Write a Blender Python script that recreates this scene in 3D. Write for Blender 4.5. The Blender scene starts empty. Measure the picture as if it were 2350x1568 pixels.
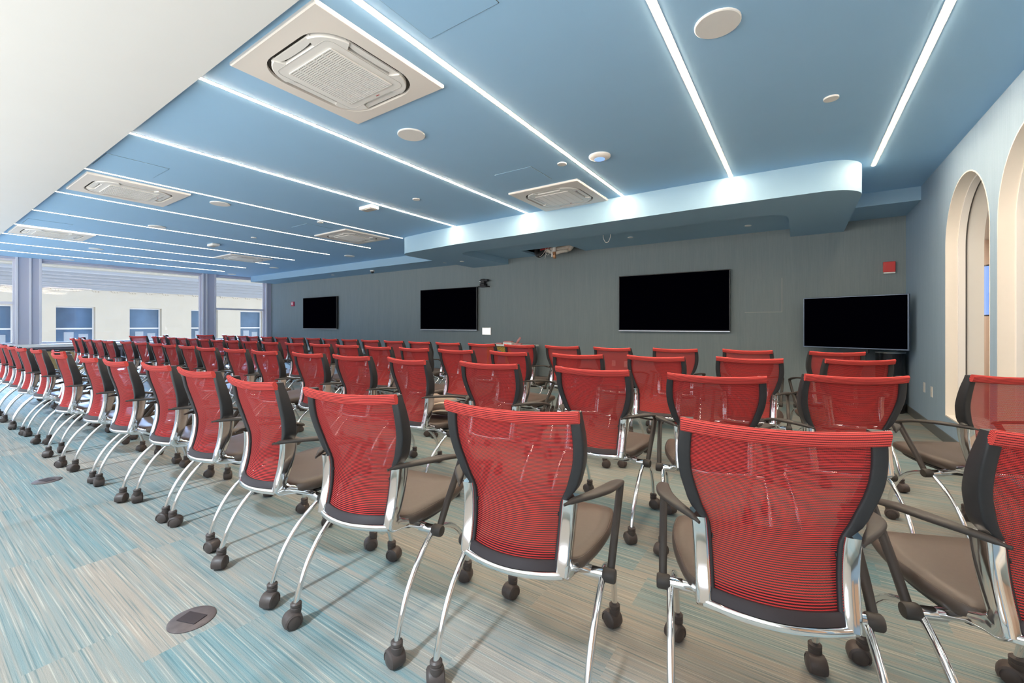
import bpy, bmesh, math, random
from mathutils import Vector, Matrix
R = math.radians
PI = math.pi
random.seed(7)
scn = bpy.context.scene
COL = scn.collection

# ------------------------------------------------------------------ materials
def mat(name):
    m = bpy.data.materials.new(name); m.use_nodes = True
    nt = m.node_tree
    return m, nt, nt.nodes['Principled BSDF']

def setp(b, **k):
    for n, v in k.items():
        n = n.replace('_', ' ')
        if n in b.inputs:
            b.inputs[n].default_value = v

def simple(name, col, rough=.5, metal=0., spec=.5, emis=None, estr=0., noise=0., nscale=30.):
    m, nt, b = mat(name)
    c = (col[0], col[1], col[2], 1)
    setp(b, Base_Color=c, Roughness=rough, Metallic=metal, Specular_IOR_Level=spec)
    if emis:
        setp(b, Emission_Color=(emis[0], emis[1], emis[2], 1), Emission_Strength=estr)
    if noise > 0:
        tc = nt.nodes.new('ShaderNodeTexCoord')
        nz = nt.nodes.new('ShaderNodeTexNoise'); nz.inputs['Scale'].default_value = nscale
        nz.inputs['Detail'].default_value = 3
        mx = nt.nodes.new('ShaderNodeMixRGB'); mx.blend_type = 'MULTIPLY'; mx.inputs[0].default_value = 1
        mx.inputs[1].default_value = c
        rp = nt.nodes.new('ShaderNodeMapRange'); rp.inputs[3].default_value = 1 - noise; rp.inputs[4].default_value = 1 + noise
        nt.links.new(tc.outputs['Object'], nz.inputs['Vector'])
        nt.links.new(nz.outputs['Fac'], rp.inputs[0])
        nt.links.new(rp.outputs[0], mx.inputs[2])
        nt.links.new(mx.outputs[0], b.inputs['Base Color'])
    return m

class N:
    """tiny node helper"""
    def __init__(s, nt): s.nt = nt
    def new(s, t, **k):
        n = s.nt.nodes.new(t)
        for a, v in k.items(): setattr(n, a, v)
        return n
    def link(s, a, b): s.nt.links.new(a, b)
    def math(s, op, a, b=None, c=None, clamp=False):
        n = s.nt.nodes.new('ShaderNodeMath'); n.operation = op; n.use_clamp = clamp
        for i, v in enumerate((a, b, c)):
            if v is None: continue
            if hasattr(v, 'is_output'): s.nt.links.new(v, n.inputs[i])
            else: n.inputs[i].default_value = v
        return n.outputs[0]
    def mix(s, f, a, b, blend='MIX'):
        n = s.nt.nodes.new('ShaderNodeMixRGB'); n.blend_type = blend
        for i, v in enumerate((f, a, b)):
            if hasattr(v, 'is_output'): s.nt.links.new(v, n.inputs[i])
            elif i == 0: n.inputs[0].default_value = v
            else: n.inputs[i].default_value = (v[0], v[1], v[2], 1)
        return n.outputs[0]
    def noise(s, vec, scale, detail=2, rough=.5):
        n = s.nt.nodes.new('ShaderNodeTexNoise'); n.inputs['Scale'].default_value = scale
        n.inputs['Detail'].default_value = detail; n.inputs['Roughness'].default_value = rough
        s.nt.links.new(vec, n.inputs['Vector']); return n.outputs['Fac']
    def mapping(s, vec, scale=(1, 1, 1), loc=(0, 0, 0)):
        n = s.nt.nodes.new('ShaderNodeMapping'); n.inputs['Scale'].default_value = scale
        n.inputs['Location'].default_value = loc
        s.nt.links.new(vec, n.inputs['Vector']); return n.outputs[0]
    def mr(s, v, a, b, c, d):
        n = s.nt.nodes.new('ShaderNodeMapRange')
        n.inputs[1].default_value = a; n.inputs[2].default_value = b
        n.inputs[3].default_value = c; n.inputs[4].default_value = d
        s.nt.links.new(v, n.inputs[0]); return n.outputs[0]

def mat_carpet():
    m, nt, b = mat('carpet_planks'); n = N(nt)
    co = n.new('ShaderNodeTexCoord').outputs['Object']
    sp = n.new('ShaderNodeSeparateXYZ'); n.link(co, sp.inputs[0])
    x, y = sp.outputs[0], sp.outputs[1]
    # carpet planks: 1.0 m along x, 0.25 m along y, ashlar offset
    row = n.math('FLOOR', n.math('DIVIDE', y, .25))
    wn = n.new('ShaderNodeTexWhiteNoise', noise_dimensions='1D'); n.link(row, wn.inputs['W'])
    xo = n.math('ADD', n.math('DIVIDE', x, 1.0), wn.outputs['Value'])
    cell = n.math('FLOOR', xo)
    cv = n.new('ShaderNodeCombineXYZ'); n.link(cell, cv.inputs[0]); n.link(row, cv.inputs[1])
    wc = n.new('ShaderNodeTexWhiteNoise', noise_dimensions='2D'); n.link(cv.outputs[0], wc.inputs['Vector'])
    pl = wc.outputs['Value']
    wc3 = n.new('ShaderNodeSeparateXYZ'); n.link(wc.outputs['Color'], wc3.inputs[0])
    # streak coordinates differ from plank to plank
    sv = n.new('ShaderNodeCombineXYZ')
    n.link(n.math('ADD', x, n.math('MULTIPLY', pl, 37.)), sv.inputs[0])
    n.link(n.math('ADD', y, n.math('MULTIPLY', wc3.outputs[1], 11.)), sv.inputs[1])
    s1 = n.noise(n.mapping(sv.outputs[0], (.9, 48, 1)), 1., 3, .65)
    s2 = n.noise(n.mapping(sv.outputs[0], (1.6, 150, 1)), 1., 2, .6)
    s3 = n.noise(n.mapping(sv.outputs[0], (.5, 14, 1)), 1., 2, .5)
    big = n.noise(co, .55, 2)
    t = n.math('ADD', n.math('MULTIPLY', n.mr(s1, .35, .65, 0, 1), .48),
               n.math('MULTIPLY', n.mr(s3, .35, .65, 0, 1), .32))
    t = n.math('ADD', t, n.math('MULTIPLY', n.math('SUBTRACT', pl, .5), .55))
    t = n.math('ADD', t, n.math('MULTIPLY', n.math('SUBTRACT', big, .5), .9), clamp=True)
    base = n.mix(t, (.325, .295, .255), (.150, .262, .290))
    lite = n.mr(s2, .57, .70, 0, 1)
    c1 = n.mix(n.math('MULTIPLY', lite, .55), base, (.55, .53, .48))
    dark = n.mr(s2, .46, .34, 0, 1)
    c2 = n.mix(n.math('MULTIPLY', dark, .55), c1, (.06, .14, .165))
    fz = n.noise(co, 420, 2, .7)
    c3 = n.mix(1., c2, n.mix(fz, (.72, .72, .72), (1.25, 1.25, 1.25)), 'MULTIPLY')
    n.link(c3, b.inputs['Base Color'])
    setp(b, Roughness=.95, Specular_IOR_Level=.1)
    bp = n.new('ShaderNodeBump'); bp.inputs['Strength'].default_value = .35; bp.inputs['Distance'].default_value = .004
    rib = n.noise(n.mapping(co, (60, 260, 1)), 1., 2, .6)
    n.link(n.math('ADD', fz, rib), bp.inputs['Height']); n.link(bp.outputs[0], b.inputs['Normal'])
    return m

def mat_fabric_wall(name, ca, cb):
    m, nt, b = mat(name); n = N(nt)
    co = n.new('ShaderNodeTexCoord').outputs['Object']
    v1 = n.noise(n.mapping(co, (120, 120, 3)), 1., 3, .6)
    v2 = n.noise(n.mapping(co, (9, 9, .6)), 1., 2, .5)
    v3 = n.noise(n.mapping(co, (40, 40, 300)), 1., 2, .5)
    f = n.math('ADD', n.math('MULTIPLY', v1, .55), n.math('ADD', n.math('MULTIPLY', v2, .2), n.math('MULTIPLY', v3, .25)))
    c = n.mix(n.mr(f, .30, .70, 0, 1), ca, cb)
    n.link(c, b.inputs['Base Color'])
    setp(b, Roughness=.85, Specular_IOR_Level=.15)
    bp = n.new('ShaderNodeBump'); bp.inputs['Strength'].default_value = .15; bp.inputs['Distance'].default_value = .002
    n.link(v1, bp.inputs['Height']); n.link(bp.outputs[0], b.inputs['Normal'])
    return m

def mat_mesh(name, holes=True, w0=.285, w1=.215, ca=(.64, .058, .052), cb=(.44, .030, .028)):
    """red knit mesh: red weft rows, dark warp threads between them, and open holes"""
    m, nt, b = mat(name); n = N(nt)
    uv = n.new('ShaderNodeTexCoord').outputs['UV']
    sp = n.new('ShaderNodeSeparateXYZ'); n.link(uv, sp.inputs[0])
    u, v = sp.outputs[0], sp.outputs[1]
    fv = n.math('FRACT', v)
    d = n.math('ABSOLUTE', n.math('SUBTRACT', fv, .5))
    strand = n.mr(d, w0, w1, 0, 1)
    fu = n.math('FRACT', n.math('ADD', u, n.math('MULTIPLY', n.math('FLOOR', v), .5)))
    du = n.math('ABSOLUTE', n.math('SUBTRACT', fu, .5))
    warp = n.mr(du, .39, .32, 0, 1)
    red = n.mix(n.mr(du, .1, .5, 0, .45), ca, cb)
    col = n.mix(strand, (.022, .014, .018), red)
    n.link(col, b.inputs['Base Color'])
    setp(b, Roughness=.7, Specular_IOR_Level=.12)
    if holes:
        al = n.math('MAXIMUM', strand, warp)
        al = n.math('MAXIMUM', al, .0)
        n.link(al, b.inputs['Alpha'])
    return m

M = {}
M['carpet'] = mat_carpet()
M['fabric'] = mat_fabric_wall('wall_fabric', (.20, .245, .26), (.255, .30, .31))
M['fabric_daylit'] = mat_fabric_wall('daylit_wall_fabric', (.30, .42, .54), (.365, .49, .61))  # wall fabric coloured paler and bluer, standing in for window daylight
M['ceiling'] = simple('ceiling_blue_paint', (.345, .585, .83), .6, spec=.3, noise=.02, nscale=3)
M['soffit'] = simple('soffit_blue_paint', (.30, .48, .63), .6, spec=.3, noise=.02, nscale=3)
M['white_paint'] = simple('white_paint', (.70, .71, .70), .6, spec=.3, noise=.015, nscale=4)
M['cream'] = simple('cream_paint', (.84, .79, .71), .5, noise=.01)
M['baseboard'] = simple('rubber_baseboard', (.13, .14, .14), .5)
M['mesh'] = mat_mesh('red_mesh')
M['roll'] = mat_mesh('red_mesh_roll', False, .40, .33, (.68, .085, .072), (.50, .050, .045))
M['black'] = simple('black_plastic', (.026, .027, .030), .42, spec=.45, noise=.12, nscale=60)
M['arm'] = simple('arm_plastic', (.046, .040, .036), .5, spec=.4)
M['rail'] = simple('rail_plastic', (.036, .028, .031), .5, spec=.35)
M['chrome'] = simple('chrome', (.86, .87, .88), .07, 1.)
M['leather'] = simple('brown_leather', (.078, .057, .045), .42, spec=.45, noise=.12, nscale=90)
M['under'] = simple('seat_underside', (.025, .024, .026), .6)
M['caster'] = simple('caster_plastic', (.070, .055, .050), .45, spec=.4, noise=.15, nscale=80)
M['white_plastic'] = simple('white_plastic', (.80, .79, .76), .4)
M['warm_white'] = simple('warm_white_plastic', (.80, .755, .70), .4)
M['grey_plastic'] = simple('grey_plastic', (.45, .45, .43), .5)
M['dark'] = simple('dark_gap', (.05, .043, .035), .6)
M['screen'] = simple('tv_screen', (.0006, .0006, .0022), .6, spec=.0)
M['bezel'] = simple('tv_bezel', (.01, .01, .012), .3)
M['steel'] = simple('brushed_steel', (.55, .57, .60), .28, 1.)
M['led'] = simple('led_diffuser', (1, 1, 1), .5, emis=(1., .785, .555), estr=92.)
M['led_dim'] = simple('led_diffuser_dimmed', (1, 1, 1), .5, emis=(1., .86, .70), estr=9.)
M['window_frame'] = simple('window_frame_paint', (.62, .62, .68), .5)
M['column_paint'] = simple('column_paint', (.42, .43, .52), .6)
M['facade'] = simple('cream_stucco', (.66, .59, .47), .8, noise=.05, nscale=2)
M['facade_trim'] = simple('cornice_shade_grey', (.40, .41, .42), .8, noise=.03, nscale=4)  # grey stands in for the shadow under the cornice ledges
M['facade_white'] = simple('sash_white', (.9, .9, .9), .6)
M['facade_glass'] = simple('facade_glass', (.10, .17, .26), .12, spec=.6, noise=.5, nscale=1.6)
M['shade'] = simple('window_shade', (.45, .50, .55), .8)
M['tan'] = simple('tan_wood', (.42, .29, .12), .6, noise=.15, nscale=20)
M['grey_panel'] = simple('grey_panel', (.16, .15, .18), .6)
M['red'] = simple('alarm_red', (.62, .035, .035), .35)
M['red_dim'] = simple('pull_station_red', (.50, .04, .09), .35)
M['peach'] = simple('peach_wall', (.72, .52, .38), .7)
M['copper'] = simple('copper_pipe', (.55, .30, .17), .4, .6)
M['pvc'] = simple('pipe_insulation', (.62, .57, .50), .7, noise=.2, nscale=40)
M['cable'] = simple('white_cable', (.78, .76, .72), .5)
M['pink'] = simple('pink_plastic', (.62, .28, .27), .5)
M['bag'] = simple('taupe_canvas', (.23, .18, .145), .85, noise=.2, nscale=30)
M['bag_trim'] = simple('cream_piping', (.62, .52, .40), .8)
M['green'] = simple('green_cloth', (.10, .35, .06), .8)
M['blue_screen'] = simple('blue_screen', (.05, .1, .3), .3, emis=(.22, .38, .85), estr=.9)
M['tablet'] = simple('tablet_screen', (.9, .9, .9), .3, emis=(1, 1, 1), estr=1.2)
M['downlight'] = simple('downlight_lens', (1, 1, 1), .5, emis=(1, .9, .75), estr=9.)
M['duct'] = simple('duct_black', (.02, .02, .022), .6)
M['redpipe'] = simple('sprinkler_red', (.35, .03, .03), .4)

def mat_glass(name, tint):
    m = bpy.data.materials.new(name); m.use_nodes = True
    nt = m.node_tree; nt.nodes.clear(); n = N(nt)
    o = n.new('ShaderNodeOutputMaterial'); t = n.new('ShaderNodeBsdfTransparent'); g = n.new('ShaderNodeBsdfGlossy')
    g.inputs['Roughness'].default_value = .02
    t.inputs['Color'].default_value = tint
    lw = n.new('ShaderNodeLayerWeight'); lw.inputs['Blend'].default_value = .5
    fac = n.math('MULTIPLY_ADD', n.math('POWER', lw.outputs['Facing'], 5.), .35, .025)
    mx = n.new('ShaderNodeMixShader')
    n.link(fac, mx.inputs[0]); n.link(t.outputs[0], mx.inputs[1]); n.link(g.outputs[0], mx.inputs[2])
    n.link(mx.outputs[0], o.inputs[0]); return m
M['glass'] = mat_glass('clear_pane', (.96, .98, 1, 1))
M['tinted'] = mat_glass('tinted_pane', (.66, .70, .76, 1))

def mat_table_front():
    m, nt, b = mat('striped_panel'); n = N(nt)
    co = n.new('ShaderNodeTexCoord').outputs['Object']
    sp = n.new('ShaderNodeSeparateXYZ'); n.link(co, sp.inputs[0])
    dx = n.math('ADD', sp.outputs[0], .25); dz = n.math('SUBTRACT', sp.outputs[2], .42)
    rr = n.math('SQRT', n.math('ADD', n.math('MULTIPLY', dx, dx), n.math('MULTIPLY', dz, dz)))
    w = n.math('FRACT', n.math('MULTIPLY', rr, 32))
    band = n.math('MULTIPLY', n.mr(rr, .22, .23, 0, 1), n.mr(rr, .42, .41, 0, 1))
    yc = n.mix(n.mr(w, .45, .55, 0, 1), (.55, .36, .03), (.22, .14, .03))
    n.link(n.mix(band, (.06, .13, .22), yc), b.inputs['Base Color'])
    setp(b, Roughness=.5); return m
M['striped'] = mat_table_front()

# ------------------------------------------------------------------ mesh helpers
def link_mesh(name, bm, m, parent=None, smooth=False, loc=None, angle=None):
    me = bpy.data.meshes.new(name)
    bmesh.ops.recalc_face_normals(bm, faces=bm.faces)
    bm.to_mesh(me); bm.free()
    if smooth:
        me.polygons.foreach_set('use_smooth', [True] * len(me.polygons))
        if angle is not None:
            me.set_sharp_from_angle(angle=R(angle))
    o = bpy.data.objects.new(name, me); COL.objects.link(o)
    for x in (m if isinstance(m, (list, tuple)) else [m]): me.materials.append(x)
    if parent: o.parent = parent
    if loc is not None: o.location = loc
    return o

def box(bm, x0, x1, y0, y1, z0, z1, mi=0, bev=0):
    r = bmesh.ops.create_cube(bm, size=1)
    for v in r['verts']:
        v.co = Vector(((x0 + x1) / 2 + v.co.x * (x1 - x0), (y0 + y1) / 2 + v.co.y * (y1 - y0), (z0 + z1) / 2 + v.co.z * (z1 - z0)))
    fs = set(f for v in r['verts'] for f in v.link_faces)
    for f in fs: f.material_index = mi
    if bev:
        es = list(set(e for v in r['verts'] for e in v.link_edges))
        bmesh.ops.bevel(bm, geom=es, offset=bev, segments=2, affect='EDGES', profile=.5)
    return r['verts']

def boxobj(name, x0, x1, y0, y1, z0, z1, m, parent=None, bev=0):
    bm = bmesh.new(); box(bm, x0, x1, y0, y1, z0, z1, 0, bev)
    return link_mesh(name, bm, m, parent)

def rrect(w, h, r, n=4):
    r = min(r, w / 2 - 1e-5, h / 2 - 1e-5); p = []
    for cx, cy, a0 in ((w / 2 - r, h / 2 - r, 0), (-w / 2 + r, h / 2 - r, 90), (-w / 2 + r, -h / 2 + r, 180), (w / 2 - r, -h / 2 + r, 270)):
        for i in range(n + 1):
            a = R(a0 + 90 * i / n); p.append((cx + r * math.cos(a), cy + r * math.sin(a)))
    return p

def rings(bm, rs, close=True, cap=True, mi=0):
    """skin a list of rings of points"""
    vs = [[bm.verts.new(p) for p in r] for r in rs]
    n = len(vs[0])
    for a, b in zip(vs[:-1], vs[1:]):
        for i in range(n if close else n - 1):
            j = (i + 1) % n
            f = bm.faces.new((a[i], a[j], b[j], b[i])); f.material_index = mi
    if cap:
        for r in (vs[0], vs[-1]):
            try:
                f = bm.faces.new(r); f.material_index = mi
            except ValueError: pass
    return vs

def cr(pts, n=6):
    """Catmull-Rom through points of any dimension"""
    P = [Vector(p) for p in pts]; out = []
    P = [P[0] * 2 - P[1]] + P + [P[-1] * 2 - P[-2]]
    for i in range(1, len(P) - 2):
        for k in range(n):
            t = k / n
            out.append(.5 * ((2 * P[i]) + (-P[i - 1] + P[i + 1]) * t + (2 * P[i - 1] - 5 * P[i] + 4 * P[i + 1] - P[i + 2]) * t * t
                       + (-P[i - 1] + 3 * P[i] - 3 * P[i + 1] + P[i + 2]) * t ** 3))
    out.append(P[-2]); return out

def tube(bm, pts, r, n=10, cap=True, mi=0):
    pts = [Vector(p) for p in pts]; rs = []
    up = None
    for i, p in enumerate(pts):
        t = (pts[min(i + 1, len(pts) - 1)] - pts[max(i - 1, 0)]).normalized()
        if up is None:
            up = t.orthogonal().normalized()
        up = (up - t * up.dot(t)).normalized(); s = t.cross(up)
        rr = r[i] if isinstance(r, (list, tuple)) else r
        rs.append([p + (up * math.cos(2 * PI * k / n) + s * math.sin(2 * PI * k / n)) * rr for k in range(n)])
    rings(bm, rs, True, cap, mi)

def sweep(bm, pts, prof, up=Vector((0, 0, 1)), mi=0, cap=True):
    """prof: function(i, t) -> list of (side, up) offsets"""
    pts = [Vector(p) for p in pts]; rs = []
    for i, p in enumerate(pts):
        t = (pts[min(i + 1, len(pts) - 1)] - pts[max(i - 1, 0)]).normalized()
        s = t.cross(up).normalized(); u = s.cross(t).normalized()
        rs.append([p + s * a + u * b for a, b in prof(i, i / (len(pts) - 1))])
    rings(bm, rs, True, cap, mi)

def lathe(bm, prof, n=20, M4=None, mi=0):
    """prof: list of (radius, height) about z"""
    M4 = M4 or Matrix()
    rs = [[M4 @ Vector((r * math.cos(2 * PI * k / n), r * math.sin(2 * PI * k / n), h)) for k in range(n)] for r, h in prof]
    rings(bm, rs, True, True, mi)

def prism(bm, poly, z0, z1, mi=0):
    rings(bm, [[Vector((x, y, z0)) for x, y in poly], [Vector((x, y, z1)) for x, y in poly]], True, True, mi)

def tag(o, label, cat, group=None):
    o['label'] = label; o['category'] = cat; o['kind'] = 'thing'
    if group: o['group'] = group
    return o

def thing(name, label, cat, loc=(0, 0, 0), rz=0., group=None):
    o = bpy.data.objects.new(name, None); COL.objects.link(o)
    o.empty_display_size = .1; o.location = loc; o.rotation_euler = (0, 0, rz)
    return tag(o, label, cat, group)

def struct(o, label=None, cat=None):
    o['kind'] = 'structure'
    if label: o['label'] = label
    if cat: o['category'] = cat
    return o

def copy_thing(src, loc, rz, label, group=None):
    r = src.copy(); COL.objects.link(r); r.location = loc; r.rotation_euler = (0, 0, rz)
    r['label'] = label
    if group: r['group'] = group
    for ch in src.children:
        c = ch.copy(); COL.objects.link(c); c.parent = r
        for g in ch.children:
            d = g.copy(); COL.objects.link(d); d.parent = c
            if d.name.startswith('caster'):
                d.rotation_euler = (0, 0, random.uniform(-2.6, 2.6))
    return r

# ------------------------------------------------------------------ room dimensions (metres)
XL, XR = -15.8, 1.22          # window wall, arched wall
YF, YB = 7.82, -.68           # screen wall, wall behind the camera
HC = 2.841                    # blue ceiling
HB = 2.79                     # white bulkhead underside
HT = 3.15

# floor
struct(boxobj('floor', XL - .3, XR + 3.4, YB - .3, 11.2, -.12, 0, M['carpet']), 'striped teal and beige carpet plank floor', 'floor')

# ceiling: blue slab with an opening over the recess so the torn hole is open
bm = bmesh.new()
box(bm, XL, XR, 1.1, 6.9, HC, HT)
box(bm, XL, -4.75, 6.9, YF, HC, HT)
box(bm, -3.4, XR, 6.9, YF, HC, HT)
struct(link_mesh('ceiling', bm, M['ceiling']), 'blue painted ceiling crossed by white light lines', 'ceiling')
struct(boxobj('ceiling_bulkhead', XL, XR, YB, 1.155, HB, HT, M['white_paint']), 'white painted ceiling band above the camera', 'ceiling')

# walls
struct(boxobj('wall_front', XL - .3, XR, YF, YF + .25, 0, HT, M['fabric']), 'grey green fabric wall carrying the screens', 'wall')

def wall_with_holes_x(name, x0, x1, ya, yb, z1, holes, m):
    """wall in a plane of constant x with rectangular openings (y0,y1,z0,z1)"""
    bm = bmesh.new(); y = ya
    for (a, b, c, d) in sorted(holes):
        if a > y: box(bm, x0, x1, y, a, 0, z1)
        box(bm, x0, x1, a, b, 0, c)
        if d < z1: box(bm, x0, x1, a, b, d, z1)
        y = b
    if y < yb: box(bm, x0, x1, y, yb, 0, z1)
    return link_mesh(name, bm, m)

# window wall at the far left end
WZ0, WZ1 = .70, 2.80
wins = [(-.55, -.1, WZ0, WZ1), (.15, 1.80, WZ0, WZ1), (2.19, 5.70, WZ0, WZ1), (6.05, 7.66, WZ0, WZ1)]
struct(wall_with_holes_x('wall_left', XL - .28, XL, YB, YF, HT, wins, M['column_paint']), 'window wall with lavender grey columns', 'wall')
for k, (a, b, c, d) in enumerate(wins):
    w = bpy.data.objects.new('window_%d' % (k + 1), None); COL.objects.link(w)
    struct(w, ['tall window hidden beyond the left edge', 'sash window left of the wide pane', 'wide undivided picture window', 'sash window beside the screen wall'][k], 'window')
    bm = bmesh.new(); x0, x1 = XL - .20, XL - .13; f = .045
    box(bm, x0, x1, a, a + f, c, d); box(bm, x0, x1, b - f, b, c, d)
    box(bm, x0, x1, a + f, b - f, c, c + f); box(bm, x0, x1, a + f, b - f, d - f, d)
    if k != 2:
        box(bm, x0, x1 + .02, a + f, b - f, 1.69, 1.75)
    link_mesh('window_frame', bm, M['window_frame'], w)
    boxobj('glass', XL - .17, XL - .164, a + .01, b - .01, c + .01, d - .01, M['tinted'], w)
# column edge trim and sill
bm = bmesh.new()
for y in (1.80, 2.02, 2.19, 5.70, 5.80, 6.05, 7.66):
    box(bm, XL - .02, XL + .03, y - .02, y + .02, .62, HC)
struct(link_mesh('trim_1', bm, M['window_frame']), 'vertical edge trim on the window columns', 'trim')
bm = bmesh.new(); box(bm, XL - .02, XL + .16, YB, YF, .62, .70, 0, .006)
struct(link_mesh('trim_2', bm, M['white_plastic']), 'white window sill along the window wall', 'sill')
# low cabinets under the sill
o = thing('window_cabinet', 'low tan wooden cabinet under the window sill at the far left', 'cabinet', (XL + .12, 2.0, 0))
boxobj('body', -.10, .12, -1.1, 1.1, .0, .52, M['tan'], o)
boxobj('top', -.10, .13, -1.12, 1.12, .52, .56, M['under'], o)
o = thing('radiator_cover', 'grey low radiator cover under the wide picture window', 'radiator', (XL + .12, 4.6, 0))
boxobj('body', -.10, .10, -1.3, 1.3, .0, .58, M['grey_panel'], o)
bm = bmesh.new()
for i in range(24): box(bm, .10, .106, -1.2 + i * .1, -1.14 + i * .1, .12, .5)
link_mesh('grille', bm, M['under'], o)

# ------------------------------------------------------------------ arched wall on the right
AR = .595
arch_c = [5.345, 4.005, 2.665, 1.325, -.015]
def arch_outline(yc, r, zs=.265, zsp=1.925, n=28):
    p = [(yc + r, zs), (yc + r, zsp)]
    p += [(yc + r * math.cos(PI * i / n), zsp + r * math.sin(PI * i / n)) for i in range(1, n)]
    p += [(yc - r, zsp), (yc - r, zs)]
    return p
def arch_wall(name, x0, x1, m, rad):
    bm = bmesh.new()
    edges = [YF] + [(arch_c[i] + arch_c[i + 1]) / 2 for i in range(len(arch_c) - 1)] + [YB]
    for i, yc in enumerate(arch_c):
        y1, y0 = edges[i], edges[i + 1]
        inner = arch_outline(yc, rad)
        # solid strips: fan between the arch outline and a matching outer outline
        outer = []
        for (y, z) in inner:
            dy, dz = y - yc, z - 1.5
            if z <= .27: outer.append((y1 if dy > 0 else y0, 0.))
            elif z <= 1.93: outer.append((y1 if dy > 0 else y0, z))
            else:
                a = math.atan2(z - 1.925, dy); c, s = math.cos(a), math.sin(a)
                t = min(((y1 - yc) / c) if c > 1e-6 else 1e9, ((y0 - yc) / c) if c < -1e-6 else 1e9, (HT - 1.925) / s)
                outer.append((yc + t * c, 1.925 + t * s))
        # insert the two top corners
        def rep(xx):
            return [[Vector((xx, a, b)) for a, b in inner], [Vector((xx, a, b)) for a, b in outer]]
        F = rep(x0); B = rep(x1); n = len(inner)
        for S in (F, B):
            vi = [bm.verts.new(p) for p in S[0]]; vo = [bm.verts.new(p) for p in S[1]]
            for k in range(n - 1):
                po, pn = S[1][k], S[1][k + 1]
                corner = None
                if abs(po.z - HT) > 1e-4 and abs(pn.z - HT) < 1e-4 and po.z > 1.9: corner = Vector((po.x, po.y, HT))
                if abs(po.z - HT) < 1e-4 and abs(pn.z - HT) > 1e-4: corner = Vector((po.x, pn.y, HT))
                f = [vi[k], vi[k + 1], vo[k + 1]] + ([bm.verts.new(corner)] if corner is not None else []) + [vo[k]]
                bm.faces.new(f)
            bm.faces.new((vi[-1], vi[0], vo[0], vo[-1]))
    return link_mesh(name, bm, m)
struct(arch_wall('wall_right', XR, XR + .262, M['fabric_daylit'], AR), 'fabric wall, its daylight painted in as blue grey, pierced by tall arches', 'wall')
def sleeve(bm, yc, ro, ri, x0, x1):
    """arched lining between radii ri..ro from x0 to x1"""
    O = arch_outline(yc, ro, .265 - .0, n=28); I = arch_outline(yc, ri, .265 + (ro - ri), n=28)
    n = len(O); v = []
    for x in (x0, x1):
        v.append([bm.verts.new((x, a, b)) for a, b in O]); v.append([bm.verts.new((x, a, b)) for a, b in I])
    o0, i0, o1, i1 = v
    for k in range(n):
        j = (k + 1) % n
        bm.faces.new((o0[k], o0[j], i0[j], i0[k])); bm.faces.new((o1[k], i1[k], i1[j], o1[j]))
        bm.faces.new((i0[k], i0[j], i1[j], i1[k])); bm.faces.new((o0[k], o1[k], o1[j], o0[j]))
for k, yc in enumerate(arch_c[:4]):
    w = bpy.data.objects.new('window_%d' % (k + 5), None); COL.objects.link(w)
    struct(w, ['tall arched interior window nearest the screen wall', 'second tall arched interior window from the screen wall', 'third arched interior window', 'fourth arched interior window'][k], 'window')
    bm = bmesh.new(); sleeve(bm, yc, AR + .002, AR - .010, XR - .002, XR + .085); link_mesh('outer_lining', bm, M['cream'], w, True, angle=40)
    bm = bmesh.new(); sleeve(bm, yc, AR + .002, AR - .028, XR + .085, XR + .135); link_mesh('window_frame', bm, M['white_plastic'], w, True, angle=40)
    bm = bmesh.new(); sleeve(bm, yc, AR + .002, AR - .022, XR + .135, XR + .147); link_mesh('gasket', bm, M['dark'], w, True, angle=40)
    bm = bmesh.new(); sleeve(bm, yc, AR + .002, AR - .012, XR + .147, XR + .264); link_mesh('inner_lining', bm, M['cream'], w, True, angle=40)
    bm = bmesh.new()
    O = arch_outline(yc, AR - .015, .29)
    rings(bm, [[Vector((XR + .138, a, b)) for a, b in O], [Vector((XR + .144, a, b)) for a, b in O]])
    link_mesh('glass', bm, M['glass'], w)
# neighbouring room seen through the arches
bm = bmesh.new()
box(bm, XR + .262, XR + 3.4, 11.0, 11.2, 0, HT); box(bm, XR + 3.2, XR + 3.4, YB, 11.0, 0, HT)
box(bm, XR + .02, XR + .262, YF + .25, 11.0, 0, HT); box(bm, XR + .02, XR + 3.4, YB - .2, YB, 0, HT)
struct(link_mesh('wall_corridor', bm, M['peach']), 'peach wall of the neighbouring room', 'wall')
struct(boxobj('ceiling_corridor', XR + .262, XR + 3.4, YB, 11.0, 2.70, HT, M['white_paint']), 'white ceiling of the neighbouring room', 'ceiling')
for (x, y) in ((2.03, 8.04), (2.6, 5.2), (2.6, 2.0), (3.2, 8.4)):
    bm = bmesh.new(); lathe(bm, [(0.001, 2.704), (.075, 2.704), (.075, 2.69), (.001, 2.69)], 20)
    tag(link_mesh('downlight', bm, M['downlight']), 'round recessed downlight in the room behind the arches, ' +
        {8.04: 'seen through the nearest arch', 5.2: 'opposite the first arch', 2.0: 'opposite the third arch', 8.4: 'in its far corner'}[y], 'light', 'downlights in the room behind the arches')
o = thing('wall_screen', 'blue lit wall screen in the room beyond the first arch', 'screen', (2.2, 8.6, 1.66), R(-62))
boxobj('bezel', -.55, .55, .0, .05, -.36, .36, M['bezel'], o)
boxobj('screen', -.53, .53, -.006, .0, -.34, .34, M['blue_screen'], o)

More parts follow.
